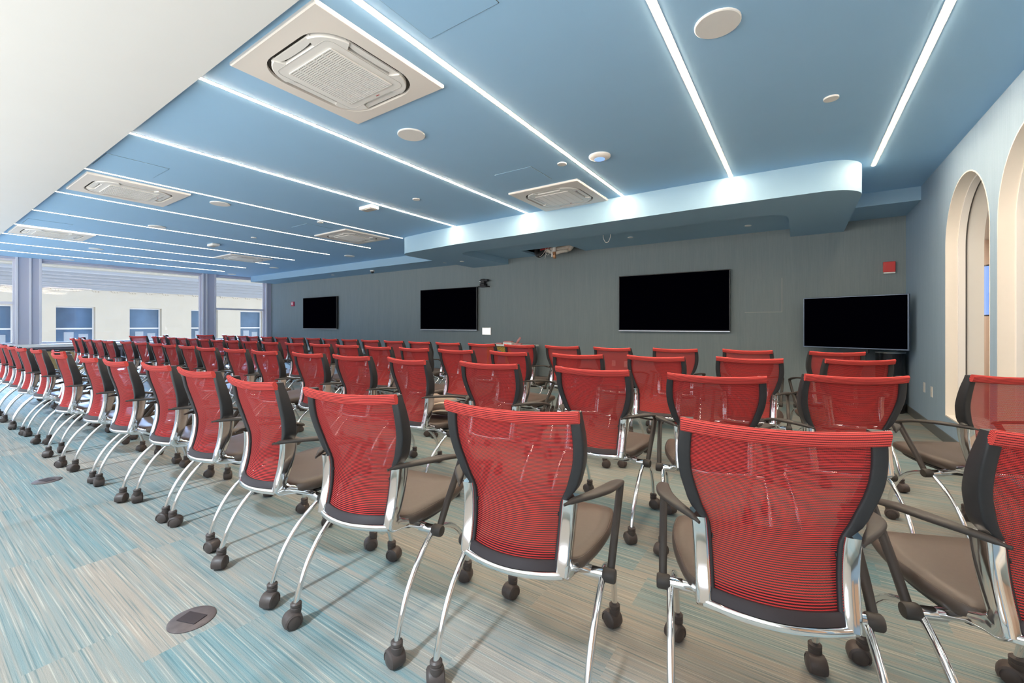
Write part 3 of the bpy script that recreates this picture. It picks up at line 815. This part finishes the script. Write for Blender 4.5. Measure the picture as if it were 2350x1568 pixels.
def build_chair():
    t = thing('conference_chair', 'x', 'chair')
    # stiles: black side frames
    for s in (-1, 1):
        bm = bmesh.new(); rs = []
        for i in range(25):
            z = .432 + (.924 - .432) * i / 24
            xo = sm(z, XO); yf = sm(z, YFRONT); d = sm(z, DEP)
            low = min(1, max(0, (z - .635) / .05))
            x1 = xo - .030 * (1 - low) ; w = .014 + .018 * low      # thin behind the chrome, full width above
            prof = rrect(w, d, .006, 3)
            rs.append([Vector((s * (x1 - w / 2 + a), yf - d / 2 + b, z)) for a, b in prof])
        rings(bm, rs)
        o = link_mesh('side_frame', bm, M['black'], t, True, angle=50)
        # bolt dimple
        bm = bmesh.new(); lathe(bm, [(.001, 0), (.006, 0), (.006, .003), (.001, .003)], 10, Matrix.Translation((s * (medge(.60) - .0015), sm(.60, YFRONT) - .045, .60)) @ Matrix.Rotation(-s * PI / 2, 4, 'Y'))
        link_mesh('bolt', bm, M['under'], o)
    # mesh panel
    bm = bmesh.new(); uvl = bm.loops.layers.uv.new('UVMap'); nz, nx = 30, 14
    grid = []; vv = 0.; pz = None
    for i in range(nz + 1):
        z = .460 + (.905 - .460) * i / nz
        pit = .0063 - (.0063 - .0040) * min(1, max(0, (z - .47) / .38))
        if pz is not None: vv += (z - pz) / pit
        pz = z
        xm = medge(z) + .004; yb = sm(z, YFRONT) - sm(z, DEP) + .012
        row = []
        for j in range(nx + 1):
            q = -1 + 2 * j / nx; x = xm * q
            y = yb - bow(z) * (1 - q * q)
            zz = z - .010 * (1 - q * q) * (i / nz)
            row.append((bm.verts.new((x, y, zz)), (x / .0036, vv)))
        grid.append(row)
    for i in range(nz):
        for j in range(nx):
            c = (grid[i][j], grid[i][j + 1], grid[i + 1][j + 1], grid[i + 1][j])
            f = bm.faces.new([k[0] for k in c])
            for lp, k in zip(f.loops, c): lp[uvl].uv = k[1]
    link_mesh('mesh_back', bm, M['mesh'], t, True)
    # rolled top edge
    bm = bmesh.new(); uvl = bm.loops.layers.uv.new('UVMap'); rs = []; n = 18
    prof = rrect(.019, .038, .009, 4)
    for j in range(n + 1):
        q = -1 + 2 * j / n; x = .2225 * q
        y = -.024 - .022 * (1 - q * q); z = .912 - .011 * (1 - q * q)
        k = 1.0
        ca, sa = math.cos(R(20)), math.sin(R(20))
        rs.append([Vector((x, y + (a * ca - b * sa) * k, z + (a * sa + b * ca) * k)) for a, b in prof])
    vs = rings(bm, rs)
    idx = {}
    for j, r in enumerate(vs):
        for k, v in enumerate(r): idx[v] = (j, k)
    np_ = len(prof); per = [0.]
    for k in range(np_): per.append(per[-1] + math.hypot(prof[(k + 1) % np_][0] - prof[k][0], prof[(k + 1) % np_][1] - prof[k][1]))
    per += [per[-1] + q for q in per[1:]]
    for f in bm.faces:
        ks = [idx[l.vert][1] for l in f.loops]; wrap = (max(ks) - min(ks)) > np_ / 2
        for l in f.loops:
            j, k = idx[l.vert]
            if wrap and k < np_ / 2: k += np_
            l[uvl].uv = (j * 6.9, per[k] / .0062 + .5)
    link_mesh('rolled_top', bm, M['roll'], t, True, angle=60)
    # black lower rail between the stiles
    bm = bmesh.new(); rs = []
    for j in range(15):
        q = -1 + 2 * j / 14; x = .146 * q; yb = .012 - .040 * (1 - q * q)
        rs.append([Vector((x, yb + a, z)) for a, z in ((-.008, .446), (-.014, .450), (-.006, .470), (.002, .476), (.012, .474), (.012, .446))])
    rings(bm, rs); link_mesh('lower_rail', bm, M['rail'], t, True, angle=40)
    # chrome frame: bow under the rail and an upright bracket on each side that turns forward to the hub
    bm = bmesh.new(); rs = []
    for j in range(19):
        q = -1 + 2 * j / 18; x = .166 * q; yb = .010 - .042 * (1 - q * q)
        rs.append([Vector((x, yb + a, .437 + b)) for a, b in rrect(.026, .024, .009, 3)])
    rings(bm, rs)
    for s in (-1, 1):
        rs = []
        for i in range(9):
            z = .652 - (.652 - .475) * i / 8
            xo = sm(z, XO) + .003; yf = sm(z, YFRONT) + .002; d = sm(z, DEP) + .010
            rs.append([Vector((s * (xo - .0195 + a), yf - d / 2 + b, z)) for a, b in rrect(.039, d, .009, 4)])
        for (yc, zc, ang, h, w, xo) in ((.021, .450, 22, .058, .039, .1625), (.036, .440, 50, .058, .038, .163), (.056, .434, 78, .044, .036, .165), (.095, .424, 82, .034, .032, .174), (.135, .402, 70, .030, .028, .190), (.168, .384, 68, .028, .026, .200)):
            c, sn = math.cos(R(ang)), math.sin(R(ang))
            rs.append([Vector((s * (xo + a), yc + b * c, zc + b * sn)) for a, b in rrect(w, h, .009, 4)])
        rings(bm, rs)
    link_mesh('chrome_frame', bm, M['chrome'], t, True, angle=55)
    # seat
    bm = bmesh.new()
    def outline(k, off=0.):
        P = [(-.185, .085), (-.218, .16), (-.238, .28), (-.232, .40), (-.205, .468), (-.12, .492), (0, .496), (.12, .492), (.205, .468), (.232, .40), (.238, .28), (.218, .16), (.185, .085), (.10, .074), (0, .072), (-.10, .074)]
        C = [Vector((x, y)) for x, y in P]; out = []
        m = len(C)
        for i in range(m):
            a, b, c, d = C[i - 1], C[i], C[(i + 1) % m], C[(i + 2) % m]
            for q in range(3):
                u = q / 3
                out.append(.5 * (2 * b + (c - a) * u + (2 * a - 5 * b + 4 * c - d) * u * u + (3 * b - a - 3 * c + d) * u ** 3))
        cen = Vector((0, .28))
        return [cen + (p - cen) * k for p in out]
    def tilt(y): return .452 + .028 * (y - .08) / .4 - (.028 * max(0, (y - .42) / .08) ** 2)
    rs = []
    for k, dz in ((.55, -.062), (.84, -.058), (.955, -.046), (.995, -.030), (1.0, -.018), (.985, -.007), (.972, -.0035), (.962, -.0045), (.95, -.0015), (.80, .001), (.4, -.004), (.05, -.006)):
        rs.append([Vector((p.x, p.y, tilt(p.y) + dz)) for p in outline(k)])
    rings(bm, rs); seat = link_mesh('seat', bm, M['leather'], t, True, angle=60)
    bm = bmesh.new(); rs = []
    for k, dz in ((.3, -.085), (.7, -.082), (.86, -.070), (.90, -.056), (.5, -.056)):
        rs.append([Vector((p.x, p.y * .92 + .02, tilt(p.y) + dz)) for p in outline(k)])
    rings(bm, rs); link_mesh('seat_pan', bm, M['under'], t, True, angle=50)
    # axle, hubs
    bm = bmesh.new()
    tube(bm, [(-.195, .168, .378), (.195, .168, .378)], .012, 10)
    for s in (-1, 1): tube(bm, [(s * .185, .168, .378), (s * .252, .168, .378)], .0175, 16)
    for s in (-1, 1): tube(bm, cr([(s * .15, .168, .385), (s * .13, .24, .392), (s * .12, .33, .40)], 4), .010, 8)
    link_mesh('axle', bm, M['chrome'], t, True, angle=50)
    for s in (-1, 1):
        bm = bmesh.new()
        lathe(bm, [(.001, 0), (.020, 0), (.0225, .004), (.0225, .034), (.019, .039), (.001, .040)], 18, Matrix.Translation((s * .246, .168, .378)) @ Matrix.Rotation(s * PI / 2, 4, 'Y'))
        link_mesh('hub_cap', bm, M['arm'], t, True, angle=40)
    # armrests: pad with a strut down to the hub
    for s in (-1, 1):
        bm = bmesh.new()
        C = cr([(s * .176, -.016, .655), (s * .196, .018, .659), (s * .232, .075, .661), (s * .258, .14, .658), (s * .266, .22, .646), (s * .266, .30, .628), (s * .264, .355, .612), (s * .263, .375, .604)], 4)
        W = cr([(.006, 0, 0), (.020, 0, 0), (.034, 0, 0), (.044, 0, 0), (.044, 0, 0), (.038, 0, 0), (.028, 0, 0), (.012, 0, 0)], 4)
        sweep(bm, C, lambda i, u: [(a, b) for a, b in rrect(W[i].x, .016 if 2 < i < len(C) - 2 else .009, .0075, 3)])
        arm = link_mesh('armrest', bm, M['arm'], t, True, angle=60)
        bm = bmesh.new()
        S = cr([(s * .265, .352, .612), (s * .266, .30, .545), (s * .267, .235, .465), (s * .267, .178, .385)], 4)
        sweep(bm, S, lambda i, u: rrect(.024, .030 - .006 * u, .010, 3), Vector((0, 1, 0)))
        link_mesh('arm_strut', bm, M['arm'], t, True, angle=60)
    # legs with casters
    def arcpts(a, b, sag, n=10):
        a, b = Vector(a), Vector(b); d = b - a; nrm = Vector((0, -d.z, d.y)).normalized()
        if nrm.z < 0: nrm = -nrm
        return [a + d * (i / n) + nrm * sag * 4 * (i / n) * (1 - i / n) for i in range(n + 1)]
    for s in (-1, 1):
        for rear in (True, False):
            if rear: P = arcpts((s * .246, .160, .372), (s * .245, -.048, .088), .036)
            else: P = arcpts((s * .236, .176, .372), (s * .218, .478, .088), .074)
            pass
            bm = bmesh.new(); tube(bm, P, .0108, 12)
            lg = link_mesh('leg', bm, M['chrome'], t, True, angle=60)
            bm = bmesh.new()
            lathe(bm, [(.001, .050), (.0175, .050), (.0200, .062), (.0205, .074), (.0180, .0755), (.0180, .0785), (.0205, .080), (.0205, .089), (.0150, .094), (.001, .094)], 20)
            rs = []
            for i in range(13):
                a = R(-35 + 240 * i / 12); rr = .0320
                cy, cz = -.013 + rr * math.cos(a), .0285 + rr * math.sin(a)
                ny, nz_ = math.cos(a), math.sin(a)
                rs.append([Vector((x, cy + ny * o, cz + nz_ * o)) for x, o in ((-.028, -.006), (-.024, .0), (-.012, .003), (.012, .003), (.024, .0), (.028, -.006), (.020, -.009), (-.020, -.009))])
            rings(bm, rs)
            for q in (-1, 1):
                lathe(bm, [(.001, -.011), (.022, -.011), (.0270, -.008), (.0280, 0), (.0265, .008), (.018, .0125), (.001, .0138)], 22,
                      Matrix.Translation((q * .0165, -.013, .0282)) @ Matrix.Rotation(q * PI / 2, 4, 'Y'))
            tube(bm, [(-.012, -.013, .028), (.012, -.013, .028)], .009, 8)
            end = P[-1]
            c = link_mesh('caster', bm, M['caster'], lg, True, (end.x, end.y, 0), 40)
            c.rotation_euler = (0, 0, random.uniform(-2.6, 2.6))
    return t

rows = {
 'A': [[0.568, 1.539, 22], [-0.048, 1.253, 14.1], [-0.733, 1.08, 8.8], [-1.389, 0.987, 9.9], [-2.07, 0.959, -0.6], [-2.773, 0.99, 0.8], [-3.367, 0.983, 0.7], [-3.967, 0.928, 1.7], [-4.567, 0.907, 0.4], [-5.279, 0.866, 0.5], [-5.87, 0.957, 0.6], [-6.475, 0.894, 0], [-7.081, 0.861, 1.3], [-7.679, 0.863, 0.5], [-8.296, 0.868, -0.2], [-8.896, 0.868, 1], [-9.496, 0.878, 0]],
 'B': [[0.886, 3.12, 30], [0.223, 2.686, 22.7], [-0.347, 2.327, 13.6], [-0.984, 2.282, 0.6], [-1.693, 2.241, 3.7], [-2.386, 2.167, -6.4], [-3.025, 2.151, 2.1], [-3.625, 2.129, 1.2], [-4.293, 2.084, 1.6], [-4.902, 2.077, 0.9], [-5.506, 2.038, 0.2], [-6.119, 2.063, -0.4], [-6.719, 2.073, -1], [-7.324, 2.107, -0.4], [-7.939, 2.108, 0.8], [-8.55, 2.092, 1.3], [-9.144, 2.019, 1.3], [-9.751, 2.017, 1], [-10.372, 2.017, -.4], [-10.992, 2.021, -2], [-11.61, 2.05, -5], [-12.30, 2.30, -18]],
 'C': [[0.357, 3.954, 24.1], [-0.313, 3.684, 4], [-0.948, 3.462, 1.5], [-1.573, 3.342, 7.7], [-2.259, 3.299, -5.5], [-2.881, 3.256, 1.2], [-3.477, 3.256, 0.5], [-4.084, 3.256, -0.2], [-4.684, 3.264, -0], [-5.29, 3.27, 0.4], [-5.896, 3.257, 0.6], [-6.511, 3.227, 0.8], [-7.124, 3.223, 0.4], [-7.72, 3.216, -0.3], [-8.316, 3.228, -0.9], [-8.91, 3.247, -1.5], [-9.536, 3.283, -1.8], [-10.163, 3.324, -2], [-10.795, 3.357, -2], [-11.41, 3.38, -4], [-12.03, 3.42, -6], [-12.68, 3.30, 26], [-13.3, 4.0, -24]],
 'D': [[0.289, 4.974, 18.8], [-0.425, 4.866, -4.4], [-1.087, 4.709, 7.1], [-1.716, 4.54, -7], [-2.35, 4.562, -0.9], [-2.944, 4.541, 0.3], [-3.546, 4.53, 0.3], [-4.148, 4.519, -0.2], [-4.745, 4.54, -0.7], [-5.345, 4.558, -1.4], [-5.958, 4.578, -1.2], [-6.574, 4.615, -1.5], [-7.168, 4.623, -1.4], [-7.785, 4.665, -0.8], [-8.377, 4.679, -0.7], [-8.988, 4.674, -0.1], [-9.598, 4.675, -0.6], [-10.207, 4.672, -.6], [-10.834, 4.721, -2], [-11.46, 4.74, -3], [-12.1, 4.86, -12], [-12.8, 4.68, 30]],
}
rown = {'A': 'rearmost row', 'B': 'second row from the back', 'C': 'third row from the back', 'D': 'front row facing the screens'}
chair0 = build_chair(); first = True
for k, L in rows.items():
    for i, (x, y, rot) in enumerate(L):
        o = 'last' if i == len(L) - 1 else ORD[i]
        lab = 'red mesh chair, %s from the arched wall in the %s' % (o, rown[k])
        if o == 'last': lab = 'red mesh chair at the far window end of the ' + rown[k]
        if k == 'B' and i == 5: lab = 'red mesh chair with a taupe canvas bag on its seat'
        g = 'red mesh chairs in the ' + rown[k]
        if first:
            chair0.location = (x, y, 0); chair0.rotation_euler = (0, 0, R(rot)); chair0['label'] = lab; chair0['group'] = g; first = False
        else:
            copy_thing(chair0, (x, y, 0), R(rot), lab, g)

# bag on a chair of the second row
t = thing('canvas_bag', 'slumped taupe canvas bag with cream piping lying on a chair seat', 'bag', (-2.30, 2.44, .478), R(10))
bm = bmesh.new(); rs = []
random.seed(3)
for i in range(13):
    u = i / 12; x = -.16 + .32 * u
    hgt = .155 * (math.sin(PI * min(1, max(0, u * .9 + .07))) ** .6) * (1 + .12 * math.sin(9 * u)); dp = .11 * math.sin(PI * (u * .92 + .04)) ** .5
    rs.append([Vector((x, dp * math.cos(2 * PI * q / 16) * (1 + .08 * math.sin(5 * q + 4 * u)), max(0, hgt * (.5 + .5 * math.sin(2 * PI * q / 16)) * (1 + .06 * math.sin(3 * q + 7 * u))))) for q in range(16)])
rings(bm, rs); link_mesh('body', bm, M['bag'], t, True)
bm = bmesh.new()
tube(bm, cr([(-.17, -.09, .02), (-.10, -.118, .05), (-.02, -.125, .085), (.08, -.12, .11), (.16, -.09, .09)], 5), .009, 8)
tube(bm, cr([(-.16, -.10, .0), (-.05, -.135, .03), (.06, -.13, .055), (.15, -.09, .05)], 5), .007, 8)
link_mesh('piping', bm, M['bag_trim'], t, True)
bm = bmesh.new(); bmesh.ops.create_icosphere(bm, subdivisions=2, radius=.022); link_mesh('green_lining', bm, M['green'], t, True, (-.06, -.05, .125))

# ------------------------------------------------------------------ building across the street
FX = -24.0
b = thing('facade', 'cream stucco building with blue tinted sash windows across the street', 'building', (FX, 5, -6))
bm = bmesh.new()
wy = [-4.6, -2.4, -.1, 2.1, 4.3, 6.5, 8.75, 10.9, 13.1, 15.3]
hw = .56; z0, z1 = 6.25, 7.93
y = -8
for c in wy:
    c -= 5
    box(bm, -.4, 0, y, c - hw, 0, 9.78); box(bm, -.4, 0, c - hw, c + hw, 0, z0); box(bm, -.4, 0, c - hw, c + hw, z1, 9.78); y = c + hw
box(bm, -.4, 0, y, 15, 0, 9.78)
link_mesh('wall', bm, M['facade'], b)
for c in wy:
    c -= 5
    bm = bmesh.new(); box(bm, -.34, -.30, c - hw, c + hw, z0, z1)
    g = link_mesh('window_pane', bm, M['facade_glass'], b)
    bm = bmesh.new(); box(bm, -.30, -.262, c - hw + .04, c + hw - .04, 7.01, 7.07); box(bm, -.30, -.26, c - hw, c - hw + .04, z0, z1); box(bm, -.30, -.26, c + hw - .04, c + hw, z0, z1); box(bm, -.30, -.262, c - hw + .04, c + hw - .04, z1 - .05, z1)
    link_mesh('sash', bm, M['facade_white'], g)
    bm = bmesh.new(); box(bm, -.298, -.290, c - .3, c - .02, z0, 6.9); box(bm, -.298, -.290, c + .12, c + .4, z0, 6.82)
    link_mesh('blind', bm, M['shade'], g)
bm = bmesh.new()
for (zA, zB, d) in ((8.62, 8.70, .06), (8.70, 8.84, .10), (8.84, 8.98, .20), (8.98, 9.10, .32), (9.10, 9.22, .46), (9.22, 9.36, .60)):
    box(bm, 0, d, -13, 15, zA, zB)
link_mesh('cornice', bm, M['facade_trim'], b)
bm = bmesh.new()
for i in range(48):
    yy = -13 + i * .58
    box(bm, 0, .05, yy, yy + .27, 8.575, 8.62)
    for q in range(3): box(bm, .0, .04, yy + .03 + q * .085, yy + .075 + q * .085, 8.535, 8.575)
link_mesh('dentils', bm, M['facade'], b)
bm = bmesh.new(); box(bm, 0, .52, -13, 15, 9.36, 9.44); box(bm, 0, .10, -13, 15, 9.44, 9.80)
link_mesh('parapet', bm, M['facade'], b)
struct(boxobj('street', FX, XL - .3, -12, 22, -6.2, -6.0, M['grey_plastic']), 'pale street below', 'street')

# ------------------------------------------------------------------ light
w = bpy.data.worlds.new('sky'); scn.world = w; w.use_nodes = True
bg = w.node_tree.nodes['Background']; bg.inputs[1].default_value = 1.0
wn = N(w.node_tree)
wz = wn.new('ShaderNodeSeparateXYZ'); wn.link(wn.new('ShaderNodeTexCoord').outputs['Generated'], wz.inputs[0])
# hazy sky above the horizon, stronger glow added below it as ceiling up-light
wc = wn.mix(wn.mr(wz.outputs[2], -.04, .04, 0, 1), (3.2, 3.0, 2.72), (1.15, 1.27, 1.38))
wd = wn.math('MULTIPLY', wn.mr(wz.outputs[0], -.94, -.70, 1, 0), wn.mr(wz.outputs[1], -.02, .10, 0, 1))
wc = wn.mix(wd, wc, (130., 182., 255.))  # extra blue glow added beyond the window wall to brighten that end
wn.link(wc, bg.inputs[0])
for yy in (9.5, 5.2, 1.5):  # added fill lamps to brighten the neighbouring room and the arches
    l = bpy.data.lights.new('corridor_fill', 'AREA'); l.shape = 'RECTANGLE'; l.size = .6; l.size_y = 1.2; l.energy = 34; l.color = (1, .93, .84)
    o = bpy.data.objects.new('corridor_fill', l); COL.objects.link(o); o.location = (XR + 2.2, yy, 2.68)
def portal(loc, rot, sx, sy):
    l = bpy.data.lights.new('window_portal', 'AREA'); l.shape = 'RECTANGLE'; l.size = sx; l.size_y = sy; l.cycles.is_portal = True
    o = bpy.data.objects.new('window_portal', l); COL.objects.link(o); o.location = loc; o.rotation_euler = rot
for (a, b_, c, d) in wins: portal((XL - .3, (a + b_) / 2, (c + d) / 2), (R(90), 0, R(-90)), b_ - a, d - c)
for (a, b_) in bw: portal(((a + b_) / 2, YB - .3, 1.585), (R(90), 0, 0), b_ - a, 2.37)
s = bpy.data.lights.new('sun', 'SUN'); s.energy = 2.4; s.color = (.82, .93, 1.0); s.angle = R(3.5)
so = bpy.data.objects.new('sun', s); COL.objects.link(so)
dv = Vector((.0, 1, -1.2)).normalized(); so.rotation_euler = dv.to_track_quat('-Z', 'Y').to_euler()

# ------------------------------------------------------------------ camera
cam = bpy.data.cameras.new('camera'); co = bpy.data.objects.new('camera', cam); COL.objects.link(co)
cam.sensor_width = 36; cam.lens = 972.44 / 2350 * 36; cam.sensor_fit = 'HORIZONTAL'
cam.shift_y = (747.0 - 784.0) / 2350 * 1.0
cam.clip_start = .02; cam.clip_end = 200
co.location = (0, 0, 1.171); co.rotation_euler = (R(90), 0, .594093)
scn.camera = co

vs = scn.view_settings
vs.view_transform = 'Standard'; vs.look = 'None'; vs.gamma = 1; vs.use_curve_mapping = False
vs.exposure = .70
cy = scn.cycles
cy.max_bounces = 10; cy.diffuse_bounces = 6; cy.glossy_bounces = 4; cy.transparent_max_bounces = 40
cy.sample_clamp_indirect = 6.0
cy.caustics_reflective = False; cy.caustics_refractive = False
